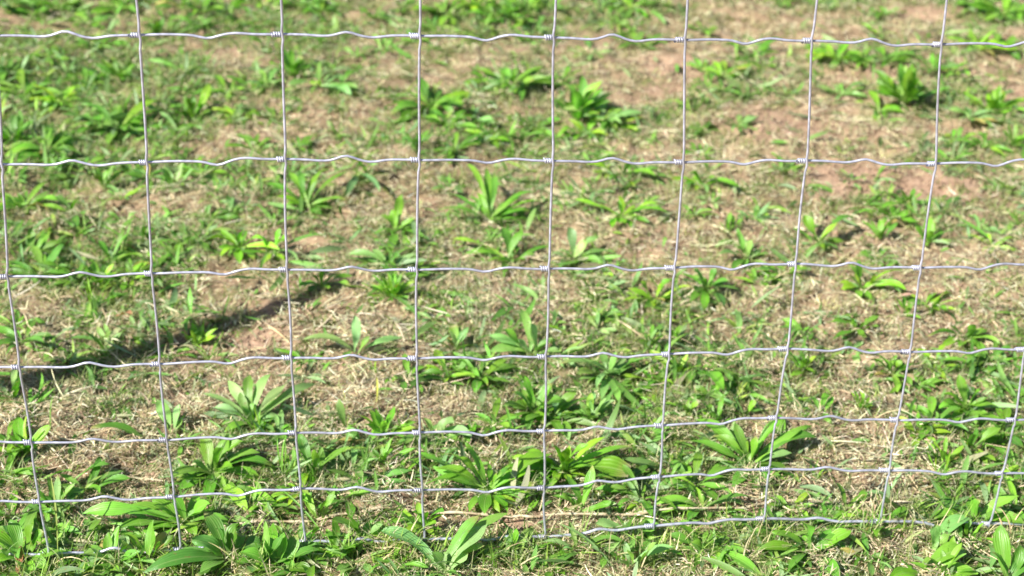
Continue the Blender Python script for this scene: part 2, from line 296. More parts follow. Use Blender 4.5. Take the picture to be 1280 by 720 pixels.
# ------------------------------------------------------------------ broad-leaved weeds, one object each
TINT = {'g': [(.125, .31, .025), (.17, .37, .035), (.12, .28, .03)], 'y': [(.20, .43, .03), (.26, .47, .035), (.15, .38, .025)],
        'p': [(.20, .37, .10), (.24, .41, .13), (.16, .33, .06)], 'd': [(.09, .24, .03), (.11, .27, .03), (.13, .29, .05)]}
def leaf_arrays(B, T, W, arch, rollv, cut, K=9, wav=0.0):
    B = np.array(B, float); T = np.array(T, float); Mi = (B * .45 + T * .55); Mi[2] += arch
    ts = np.linspace(0, 1, K + 1)
    sw = np.cross(T - B, [0, 0, 1]); ln = np.linalg.norm(sw); sw = sw / ln if ln > 1e-6 else np.array([1., 0, 0])
    Mi = Mi + sw * rnd.uniform(-.12, .12) * np.linalg.norm(T - B)
    P = ((1 - ts) ** 2)[:, None] * B + (2 * ts * (1 - ts))[:, None] * Mi + (ts ** 2)[:, None] * T
    D = 2 * (1 - ts)[:, None] * (Mi - B) + 2 * ts[:, None] * (T - Mi); D /= np.linalg.norm(D, axis=1)[:, None] + 1e-9
    if cut: pf = np.interp(ts, [0, .15, .5, .85, 1], [.16, .35, .85, 1, .93])
    else: pf = np.interp(ts, [0, .12, .3, .5, .65, .8, .92, 1], [.16, .24, .6, .93, 1, .74, .34, .02])
    V = []; uv = []; us = [0, .25, .5, .75, 1]
    ph = rnd.uniform(0, 6.3); fold = rnd.uniform(.12, .4)
    for k in range(K + 1):
        s = np.cross(D[k], [0, 0, 1]); s = s / (np.linalg.norm(s) + 1e-9)
        if np.linalg.norm(np.cross(D[k], [0, 0, 1])) < .25: s = s * .5 + sw * .5; s /= np.linalg.norm(s)
        nn = np.cross(s, D[k]); rr = rollv * (.4 + .6 * ts[k])
        s2 = s * math.cos(rr) + nn * math.sin(rr); n2 = np.cross(s2, D[k])
        for u in us:
            q = (u - .5) * 2
            V.append(P[k] + s2 * q * W * pf[k] / 2 + n2 * (abs(q) * fold * W * pf[k] * .5 + wav * W * q * math.sin(ts[k] * 9 + ph + (1 if q > 0 else 2.1))))
            uv.append((u, ts[k]))
    Qs = [(k * 5 + c, k * 5 + c + 1, k * 5 + c + 6, k * 5 + c + 5) for k in range(K) for c in range(4)]
    return V, uv, Qs, ts
def build_plant(name, base, leaves, tint, mat=None, blanch=True):
    """leaves: list of (tip world xyz, width, arch, roll, cut)"""
    V = []; UV = []; Qs = []; CC = []
    B0 = np.array(base)
    for (T, W, arch, roll, cut) in leaves:
        j = np.array([rnd.gauss(0, .0035), rnd.gauss(0, .0035), 0])
        v, uv, q, ts = leaf_arrays(B0 + j, T, W, arch, roll, cut, wav=rnd.uniform(.02, .17))
        v = np.array(v); gz = height(v[:, 0], v[:, 1]) + .0025; v[:, 2] = np.maximum(v[:, 2], gz)
        o_ = len(V); V += [tuple(x) for x in v]; UV += uv; Qs += [tuple(i + o_ for i in f) for f in q]
        c = np.array(rnd.choice(TINT[tint])) * rnd.uniform(.75, 1.3) * np.array([rnd.uniform(.85, 1.2), 1, rnd.uniform(.7, 1.2)]); tipb = rnd.random() < .16
        if rnd.random() < .12: c = np.array(rnd.choice(TINT[rnd.choice('gypd')]))
        if rnd.random() < .012: c = np.array((.42, .34, .1))
        for (u_, t) in uv:
            f = max(0, 1 - t / .3) if blanch else 0
            cc = c * (1 - .6 * f) + np.array((.36, .42, .16)) * .6 * f
            if tipb and t > .8: cc = cc * (1 - (t - .8) * 4) + np.array((.4, .3, .12)) * (t - .8) * 4
            if cut and t > .95: cc = np.array((.4, .34, .18))
            CC.append(cc)
    V = np.array(V) - B0
    o = mesh_np(name, V, np.array(Qs), np.array(CC), np.array(UV), mat or M_leaf)
    o.location = B0
    return o
VX = [[(0, 150), (3, 206), (10, 346), (25, 459), (40, 553), (62, 700)], [(175, 0), (184, 203), (200, 455), (230, 720)], [(353, 0), (359, 337), (385, 720)], [(525, 0), (521, 337), (531, 720)],
      [(692, 0), (686, 336), (680, 720)], [(857, 0), (854, 202), (836, 443), (812, 720)], [(1015, 0), (1008, 201), (984, 436), (945, 720)], [(1178, 0), (1150, 335), (1121, 525), (1090, 720)], [(1360, 0), (1280, 437), (1225, 720)]]
HY = [50, 203, 337, 446, 540, 608, 668]
WN = ['one', 'two', 'three', 'four', 'five', 'six', 'seven', 'eight', 'nine']
used_labels = set()
def cell(x, y):
    c = sum(1 for v in VX if x > np.interp(y, [p_[1] for p_ in v], [p_[0] for p_ in v])) - 1
    r = sum(1 for h in HY if y > h)
    lo = 0 if r == 0 else HY[r - 1]; hi = 720 if r == 7 else HY[r]
    xs = [np.interp(y, [p_[1] for p_ in v], [p_[0] for p_ in v]) for v in VX]
    xl = xs[c] if c >= 0 else 0; xr = xs[c + 1] if c < 8 else 1290
    fx = (x - xl) / max(1, xr - xl); fy = (y - lo) / max(1, hi - lo)
    hpos = 'left' if fx < .36 else 'right' if fx > .64 else 'centre'
    vpos = 'upper' if fy < .4 else 'lower' if fy > .6 else 'middle'
    pos = {'upper centre': 'top', 'lower centre': 'bottom', 'middle centre': 'middle'}.get(vpos + ' ' + hpos, vpos + ' ' + hpos)
    return max(c, 0), r, pos
PENDING = []
def label_for(x, y, look, size=1.0, obj=None):
    c, r, pos = cell(x, y)
    row = 'above the top wire' if r == 0 else 'below the bottom wire' if r == 7 else 'of mesh row ' + WN[r - 1]
    PENDING.append([f'{look} at {pos} {row} column {WN[c]}', size, obj])
def settle_labels():
    by = {}
    for e in PENDING: by.setdefault(e[0], []).append(e)
    for lab, es in by.items():
        es.sort(key=lambda e: -e[1])
        words_ = {1: [''], 2: ['larger ', 'smaller '], 3: ['largest ', 'mid-sized ', 'smallest ']}.get(len(es), ['largest ', 'second-largest ', 'third-largest ', 'smallest ', 'tiniest '])
        for e, w_ in zip(es, words_): e[2]['label'] = w_ + lab
TW = {'g': 'green', 'y': 'bright yellow-green', 'p': 'pale grey-green', 'd': 'dark green'}
# prominent weeds, leaf by leaf: (base px, tint, [(tip px, tip py, tip height cm, width cm, cut)])
BIG = [
 ((704, 590), 'y', [(790, 558, 2.5, 1.5, 0), (757, 546, 4, 1.4, 0), (786, 592, 2.5, 3.0, 1), (735, 555, 5, 1.2, 0), (692, 556, 5, 1.5, 0), (655, 563, 3, 1.3, 0), (640, 572, 2, 1.4, 0), (672, 574, 4, 1.2, 0), (722, 573, 4.5, 1.0, 0), (700, 578, 5, .9, 0), (770, 575, 1.5, .9, 0), (640, 590, 2, 1.3, 0), (716, 604, 2, .9, 0), (745, 585, 3, 1.0, 0), (680, 600, 1, 1.4, 0), (708, 560, 5.5, 1.1, 0), (688, 586, 3, 1.1, 0)]),
 ((611, 616), 'y', [(582, 553, 6, 1.2, 0), (574, 572, 5, 1.0, 0), (690, 566, 2.5, 2.3, 0), (668, 590, 2, 1.6, 0), (532, 604, 2, 1.6, 0), (545, 585, 3, 1.5, 0), (560, 566, 5, 1.1, 0), (634, 640, 1, 1.2, 0), (606, 642, 1, 1.6, 0), (640, 585, 4, 1.4, 0), (520, 566, 3, 1.6, 0), (660, 604, 1, 1.4, 0)]),
 ((268, 592), 'g', [(287, 543, 5, 1.8, 0), (252, 545, 4, 1.5, 0), (325, 566, 3, 1.6, 0), (345, 585, 2, 1.4, 0), (330, 602, 1, 1.6, 0), (212, 598, 2, 1.5, 0), (222, 612, 1, 1.5, 0), (305, 552, 5, 1.3, 0), (240, 575, 3, 1.2, 0), (300, 625, 1, 1.5, 0), (275, 560, 5, 1.3, 0), (258, 628, 1, 1.6, 0), (290, 585, 4, 1.3, 0)]),
 ((228, 655), 'g', [(102, 643, 2, 2.0, 0), (164, 630, 3, 2.2, 0), (190, 626, 3, 1.9, 0), (175, 668, 1, 1.4, 0), (140, 665, 1.5, 1.5, 0), (262, 630, 4, 1.4, 0), (285, 650, 2, 1.6, 0), (246, 668, 1.5, 1.3, 0), (215, 618, 4, 1.2, 0)]),
 ((285, 700), 'd', [(240, 675, 4, 2.2, 0), (330, 683, 2, 2.0, 0), (255, 640, 5, 1.8, 0), (300, 655, 5, 2.2, 0), (330, 715, 1, 1.5, 0), (272, 660, 5, 1.6, 0), (215, 700, 2, 1.6, 0), (250, 715, 2, 1.6, 0), (180, 715, 2, 1.8, 0)]),
 ((936, 583), 'g', [(1021, 546, 3, 1.5, 0), (1006, 534, 4, 1.3, 0), (977, 524, 6, 1.4, 0), (990, 566, 2, 1.6, 0), (869, 524, 3, 1.5, 0), (890, 545, 3, 1.2, 0), (919, 528, 5, 1.2, 0), (1000, 603, 1.5, 1.6, 0), (948, 621, .8, 1.5, 1), (915, 610, 1, 1.5, 0), (850, 550, 2, 1.3, 0), (945, 545, 5, 1.3, 0), (985, 590, 2, 1.8, 0)]),
 ((556, 716), 'p', [(598, 645, 5, 1.7, 0), (636, 640, 4, 1.4, 0), (474, 664, 2.5, 2.2, 0), (585, 690, 2, 1.5, 0), (610, 655, 4, 1.8, 0), (520, 700, 1, 1.4, 0), (540, 690, 3, 1.3, 0)]),
 ((452, 676), 'g', [(415, 650, 4, 1.8, 0), (432, 640, 5, 1.5, 0), (465, 680, 1, 1.4, 0), (425, 700, 1, 1.5, 0), (400, 672, 2, 1.2, 0), (480, 655, 3, 1.1, 0)]),
 ((528, 660), 'y', [(495, 640, 3, 1.0, 0), (505, 668, 2, 1.0, 0), (555, 640, 4, 1.1, 0), (545, 655, 2, 1.0, 0), (515, 640, 4, .9, 0), (535, 640, 4, 1.0, 0), (488, 655, 1.5, .9, 0)]),
 ((1012, 692), 'g', [(1064, 663, 3, 1.9, 0), (1050, 672, 2, 1.6, 0), (965, 665, 3, 1.5, 0), (945, 688, 1.5, 1.4, 0), (1050, 722, 1.5, 1.7, 0), (985, 715, 1.5, 1.4, 0), (1010, 655, 5, 1.4, 1), (1030, 700, 1, 1.0, 0)]),
 ((880, 688), 'g', [(832, 668, 2, 1.2, 0), (848, 655, 3, 1.0, 0), (945, 705, 1, 1.8, 0), (935, 690, 2, 1.3, 0), (897, 665, 4, 1.0, 0), (912, 672, 2, 1.0, 0), (862, 680, 2, 1.1, 0), (905, 714, 1, 1.2, 0), (955, 725, 1, 1.4, 0)]),
 ((1262, 735), 'd', [(1250, 655, 7, 1.8, 0), (1275, 680, 5, 1.4, 0), (1228, 700, 4, 1.4, 0), (1240, 690, 5, 1.2, 0), (1290, 700, 3, 1.6, 0)]),
 ((1145, 718), 'g', [(1208, 688, 2.5, 2.2, 0), (1165, 698, 3, 1.3, 0), (1128, 700, 3, 1.3, 0), (1222, 718, 1.5, 2.2, 0), (1110, 725, 2, 1.6, 0)]),
 ((1166, 690), 'p', [(1213, 648, 2.5, 2.1, 0), (1168, 655, 4, 1.5, 0), (1190, 668, 3, 1.3, 0)]),
 ((1215, 655), 'g', [(1160, 648, 1.5, 1.9, 0), (1170, 628, 2, 1.9, 0), (1275, 620, 4, 1.5, 0), (1255, 640, 3, 1.5, 0), (1225, 625, 4, 1.3, 0), (1282, 655, 2, 1.5, 0), (1185, 665, 1, 1.5, 0)]),
 ((314, 530), 'p', [(254, 492, 2.5, 1.4, 0), (262, 512, 2, 1.3, 0), (285, 476, 4, 1.5, 0), (312, 468, 5, 1.4, 0), (338, 468, 5, 1.4, 0), (358, 480, 4, 1.4, 0), (395, 480, 2, 1.3, 0), (350, 500, 2, 1.3, 0), (280, 540, 1, 1.3, 0), (345, 525, 1, 1.2, 0), (300, 490, 4, 1.2, 0)]),
 ((216, 540), 'p', [(196, 500, 4, 1.9, 0), (225, 505, 4, 1.2, 0), (232, 520, 2, 1.1, 0), (205, 525, 2, 1.1, 0)]),
 ((665, 445), 'p', [(650, 384, 5, 1.3, 0), (628, 410, 4, 1.7, 0), (612, 420, 3, 1.8, 0), (660, 402, 5, 1.8, 0), (694, 425, 3, 1.4, 0), (640, 432, 2, 1.6, 0), (702, 440, 2, 1.1, 0), (612, 440, 1.5, 1.6, 0)]),
 ((443, 441), 'p', [(443, 394, 5.5, 1.4, 0), (380, 424, 2, 1.6, 0), (462, 420, 3, 1.0, 0), (505, 423, 1.5, 1.1, 0), (430, 450, 1, 1.0, 0)]),
 ((384, 260), 'g', [(323, 230, 3, 1.3, 0), (360, 216, 4, 1.3, 0), (375, 213, 5, 1.1, 0), (412, 212, 4, 1.4, 0), (448, 214, 4, 1.2, 0), (432, 250, 2, 1.2, 0), (355, 258, 1.5, 1.2, 0), (398, 225, 5, 1.2, 0), (345, 245, 3, 1.2, 0)]),
 ((448, 220), 'p', [(472, 205, 4, 1.2, 0), (475, 240, 2, 1.2, 0), (428, 250, 1.5, 1.3, 0), (455, 198, 5, 1.0, 0), (465, 228, 2, .9, 0)]),
 ((497, 290), 'g', [(502, 243, 5, 1.6, 0), (490, 262, 4, 1.5, 0), (487, 320, .8, 1.6, 0), (510, 322, .8, 1.4, 0), (468, 292, 2, 1.2, 0), (520, 272, 3, 1.2, 0), (475, 270, 3, 1.1, 0), (535, 300, 1.5, 1.1, 0)]),
 ((486, 335), 'p', [(436, 318, 1.5, 1.6, 0), (500, 318, 3, 1.2, 0), (522, 318, 2, 1.1, 0), (465, 312, 3, 1.1, 0)]),
 ((613, 277), 'g', [(548, 262, 2.5, 1.4, 0), (553, 240, 3, 1.3, 0), (584, 206, 6, 1.0, 0), (608, 208, 6, 1.4, 0), (616, 218, 6, 1.2, 0), (662, 264, 2, 1.5, 0), (650, 246, 3, 1.4, 0), (670, 240, 3, 1.3, 0), (596, 240, 4, 1.0, 0), (680, 252, 2, 1.1, 0)]),
 ((640, 328), 'g', [(563, 300, 2, 1.3, 0), (627, 285, 5, 1.6, 0), (655, 288, 5, 1.5, 0), (690, 310, 2, 1.1, 0), (610, 325, 1.5, 1.1, 0), (668, 318, 2, 1.0, 0), (580, 318, 1, 1.2, 0)]),
 ((716, 328), 'p', [(711, 283, 5.5, 1.6, 0), (688, 318, 2, 1.2, 0), (733, 300, 4, 1.6, 0), (748, 296, 4, 1.2, 0), (770, 318, 2, 1.2, 0), (755, 330, 1.5, 1.5, 0), (700, 335, 1, 1.1, 0)]),
 ((776, 273), 'y', [(713, 249, 2.5, 1.3, 0), (838, 268, 2, 1.1, 0), (832, 252, 2.5, 1.1, 0), (820, 262, 2, 1.0, 0), (775, 245, 5, 1.3, 0), (790, 250, 4, 1.1, 0), (765, 285, 1, 1.2, 0), (812, 278, 1, 1.3, 0), (790, 285, 1, 1.2, 0)]),
 ((778, 220), 'y', [(788, 203, 4, 1.1, 0), (768, 206, 4, 1.0, 0), (820, 220, 2, 1.4, 0), (742, 215, 2, 1.2, 0), (760, 228, 1.5, 1.0, 0), (732, 205, 3, 1.1, 0)]),
 ((876, 232), 'y', [(838, 224, 2, 1.2, 0), (862, 216, 4, 1.2, 0), (915, 226, 2, 1.4, 0), (932, 240, 1.5, 1.2, 0), (895, 222, 3, 1.1, 0), (885, 240, 1, 1.0, 0)]),
 ((818, 377), 'y', [(800, 352, 4, 1.5, 0), (838, 348, 4, 1.8, 0), (865, 358, 3, 1.1, 0), (775, 378, 1.5, 1.3, 0), (785, 360, 3, 1.0, 0), (845, 372, 2, 1.0, 0), (805, 385, 1, 1.0, 0)]),
 ((884, 362), 'd', [(853, 350, 3, 1.5, 0), (910, 352, 3, 1.5, 0), (905, 385, 1, 1.4, 0), (880, 392, .8, 1.3, 0), (895, 335, 4, 1.2, 0), (868, 335, 4, 1.2, 0), (862, 378, 1, 1.4, 0), (930, 365, 2, 1.2, 0), (872, 350, 5, 1.2, 0)]),
 ((935, 325), 'p', [(918, 308, 3, 1.1, 0), (895, 320, 2, 1.2, 0), (965, 318, 2, 1.3, 0), (915, 340, 1, 1.3, 0), (922, 285, 5, 1.2, 0), (960, 335, 1, 1.1, 0), (940, 300, 4, 1.0, 0)]),
 ((1022, 305), 'g', [(1004, 268, 4.5, 1.7, 0), (1048, 278, 4, 1.5, 0), (1066, 270, 3.5, 1.5, 0), (1030, 314, 1, 1.4, 0), (1040, 298, 2, 1.1, 0), (1012, 298, 3, 1.0, 0)]),
 ((1076, 362), 'y', [(1074, 325, 5, 1.5, 0), (1128, 338, 3, 1.3, 0), (1132, 362, 1.5, 1.4, 0), (1056, 342, 3, 1.1, 0), (1052, 362, 1.5, 1.2, 0), (1090, 375, 1, 1.0, 0), (1095, 345, 4, 1.0, 0), (1063, 330, 4, .9, 0)]),
 ((1135, 258), 'g', [(1090, 242, 2, 1.1, 0), (1148, 240, 4, 1.1, 0), (1162, 254, 2, 1.2, 0), (1120, 248, 3, 1.2, 0), (1100, 262, 1.5, 1.1, 0), (1145, 270, 1, 1.2, 0), (1125, 238, 4, 1.0, 0)]),
 ((1115, 274), 'g', [(1070, 268, 2, 1.2, 0), (1088, 258, 3, 1.0, 0), (1140, 268, 2, 1.2, 0), (1155, 280, 1, 1.3, 0), (1100, 285, 1, 1.1, 0), (1118, 258, 3, 1.0, 0)]),
 ((760, 470), 'p', [(800, 452, 2, 2.2, 1), (832, 448, 2, 1.2, 0), (738, 452, 3, 1.4, 0), (720, 468, 2, 1.3, 0), (775, 505, 1, 1.3, 0), (752, 500, 1, 1.3, 0), (700, 455, 2, 1.3, 0), (745, 485, 2, 1.0, 0), (770, 440, 4, 1.1, 0)]),
 ((668, 515), 'g', [(655, 470, 5, 1.3, 0), (640, 490, 4, 1.3, 0), (690, 480, 4, 1.6, 0), (630, 505, 3, 1.4, 0), (650, 500, 3, 1.2, 0), (705, 500, 3, 1.8, 0), (680, 530, 1, 1.4, 0), (660, 540, .8, 1.3, 0), (635, 530, 1.5, 1.0, 0)]),
 ((872, 466), 'g', [(905, 490, 2.5, 1.7, 0), (850, 450, 3, 1.1, 0), (890, 458, 2, 1.0, 0), (860, 480, 1.5, 1.0, 0)]),
 ((930, 520), 'p', [(868, 488, 2, 1.3, 0), (895, 500, 2, 1.1, 0), (915, 495, 4, 1.1, 0), (945, 500, 3, 1.0, 0), (960, 515, 1.5, 1.1, 0)]),
 ((52, 604), 'p', [(90, 588, 2.2, 1.3, 0)]),
 ((92, 598), 'd', [(138, 580, 2.5, 1.4, 0)]),
 ((188, 548), 'd', [(114, 534, 3, 1.5, 0)]),
 ((540, 545), 'p', [(568, 528, 3, 2.0, 0), (530, 522, 3, 1.0, 0), (590, 545, 2, 1.4, 0), (505, 555, 2, 1.1, 0)]),
 ((432, 540), 'p', [(424, 498, 5, 1.1, 0), (445, 530, 2, 1.0, 0)]),
 ((30, 698), 'g', [(-20, 668, 3, 1.8, 0), (12, 650, 4, 1.5, 0), (55, 665, 4, 1.5, 0), (85, 690, 2, 1.5, 0), (-10, 705, 2, 1.8, 0), (40, 655, 5, 1.4, 0), (60, 712, 1, 1.4, 0)]),
 ((350, 712), 'g', [(300, 690, 3, 1.6, 0), (330, 672, 4, 1.6, 0), (372, 668, 4, 1.5, 0), (405, 690, 3, 1.7, 0), (390, 715, 1.5, 1.6, 0), (310, 718, 1, 1.5, 0), (355, 665, 5, 1.3, 0)]),
 ((690, 522), 'g', [(740, 500, 3, 1.4, 0), (722, 490, 4, 1.5, 0), (748, 520, 2, 1.6, 0), (705, 545, 1, 1.4, 0), (670, 500, 4, 1.4, 0), (715, 540, 1, 1.3, 0), (650, 530, 2, 1.4, 0)]),
 ((790, 672), 'p', [(745, 655, 3, 1.4, 0), (825, 655, 3, 1.5, 0), (770, 645, 4, 1.3, 0), (812, 690, 1, 1.5, 0), (760, 690, 1, 1.3, 0), (795, 645, 5, 1.4, 0)]),
 ((1205, 512), 'g', [(1198, 468, 5, 1.5, 0), (1180, 492, 3, 1.4, 0), (1246, 508, 2, 1.2, 0), (1225, 488, 4, 1.3, 0), (1172, 512, 1.5, 1.3, 0), (1258, 530, 1.5, 1.5, 0), (1220, 530, 1, 1.3, 0), (1190, 530, 1, 1.3, 0)]),
 ((1205, 425), 'g', [(1160, 420, 2, 1.2, 0), (1188, 408, 3, 1.2, 0), (1235, 412, 3, 1.4, 0), (1250, 430, 1.5, 1.2, 0), (1215, 405, 4, 1.2, 0), (1175, 435, 1, 1.1, 0), (1225, 436, 1, 1.4, 0)]),
 ((1115, 470), 'g', [(1085, 450, 3, 1.3, 0), (1100, 445, 3, 1.2, 0), (1150, 455, 3, 1.0, 0), (1140, 480, 1.5, 1.3, 0), (1128, 450, 3, 1.2, 0), (1122, 490, 1, 1.2, 0), (1090, 470, 1.5, 1.1, 0)]),
 ((1072, 412), 'g', [(1040, 425, 1.5, 1.2, 0), (1035, 404, 3, 1.0, 0), (1098, 408, 3, 1.2, 0), (1062, 395, 4, 1.0, 0), (1085, 398, 3, 1.1, 0), (1080, 425, 1, 1.0, 0)]),
 ((1005, 465), 'y', [(985, 448, 3, .9, 0), (1000, 440, 4, 1.0, 0), (1022, 445, 3, 1.0, 0), (1018, 468, 1.5, .9, 0), (988, 470, 1.5, .9, 0), (1010, 450, 4, .8, 0)]),
 ((30, 262), 'g', [(-25, 275, 2, 1.8, 0), (0, 250, 3, 1.6, 0), (62, 240, 3, 1.6, 0), (58, 262, 2, 1.3, 0), (78, 252, 2.5, 1.4, 0), (-10, 262, 2, 1.3, 0), (90, 268, 1, 1.2, 0), (60, 228, 3, 1.1, 0)]),
 ((90, 268), 'd', [(68, 245, 3, 1.3, 0), (100, 248, 4, 1.1, 0), (108, 268, 2, 1.0, 0), (96, 285, 1, 1.2, 0)]),
 ((38, 325), 'g', [(38, 285, 5, 1.4, 0), (82, 302, 3, 1.2, 0), (18, 312, 2, 1.2, 0), (55, 330, 1, 1.2, 0), (60, 290, 4, 1.0, 0)]),
 ((140, 330), 'g', [(155, 287, 5, 1.1, 0), (122, 300, 4, 1.1, 0), (164, 290, 5, 1.0, 0), (178, 320, 3, 1.2, 0), (112, 325, 2, 1.2, 0), (128, 345, 1, .9, 0)]),
 ((300, 310), 'y', [(262, 298, 3, 1.4, 0), (275, 320, 1.5, 1.1, 0), (305, 288, 4, 1.2, 0), (330, 300, 3, 1.2, 0), (350, 312, 2, 1.2, 0), (300, 330, 1, 1.5, 0), (318, 325, 1, 1.3, 0), (285, 290, 4, 1.0, 0)]),
 ((340, 318), 'y', [(320, 292, 4, 1.5, 0), (358, 296, 4, 1.4, 0), (408, 294, 3, 1.0, 0), (330, 330, 1, 1.3, 0), (372, 325, 1.5, 1.0, 0), (350, 285, 5, 1.1, 0)]),
 ((230, 305), 'g', [(200, 302, 2, 1.4, 0), (212, 290, 3, 1.2, 0), (262, 312, 2, 1.5, 0), (245, 300, 3, 1.1, 0), (222, 318, 1, 1.1, 0)]),
 ((400, 358), 'g', [(382, 340, 4, 1.3, 0), (420, 345, 3, 1.3, 0), (438, 356, 2, 1.3, 0), (372, 358, 1.5, 1.0, 0), (408, 335, 5, 1.1, 0), (445, 345, 2, 1.0, 0)]),
 ((275, 605), 'y', [(360, 640, 1.5, 1.4, 0), (350, 655, 1, 1.1, 0), (310, 640, 2, 1.6, 0)]),
]
def sz(look): return look
for i, ((bx_, by_), tint, lv) in enumerate(BIG):
    g0 = at(bx_, by_); hz = float(height(g0[0], g0[1])); B = at(bx_, by_, hz + .003); leaves = []
    for (tx, ty, hc, wc, cut) in lv:
        T = at(tx, ty, hz + hc * .01); L = np.linalg.norm(T - B)
        leaves.append((T, wc * (.0122 if by_ > 560 else .0108), L * rnd.uniform(.12, .34), rnd.gauss(0, .3), cut))
    if len(lv) >= 6:   # lower leaves lying out flat, half hidden
        mL = float(np.mean([np.linalg.norm(l_[0] - B) for l_ in leaves]))
        for _ in range(int(len(lv) * .7)):
            a = rnd.uniform(0, 6.28); q = mL * rnd.uniform(.45, .95); leaves.append((B + np.array([math.cos(a) * q, math.sin(a) * q, rnd.uniform(.003, .02)]), rnd.uniform(.008, .014), q * .14, rnd.gauss(0, .35), rnd.random() < .15))
    if len(lv) >= 7:   # small inner leaves
        for _ in range(4):
            a = rnd.uniform(0, 6.28); q = rnd.uniform(.015, .035); leaves.append((B + np.array([math.cos(a) * q, math.sin(a) * q, rnd.uniform(.01, .03)]), rnd.uniform(.005, .009), .008, rnd.gauss(0, .3), 0))
    o = build_plant('broadleaf_weed', B, leaves, tint)
    nl = len(lv); look = ('lone ' + TW[tint] + ' leaf') if nl <= 2 else ((TW[tint] + (' many-leaved weed' if nl > 8 else ' few-leaved weed')))
    label_for(bx_, by_, look, max(math.hypot(t_[0] - bx_, t_[1] - by_) for t_ in lv), o)
    tag(o, None, 'weed', 'broad-leaved weeds growing behind the wire mesh' if nl > 2 else 'single broad leaves lying or standing on the ground')

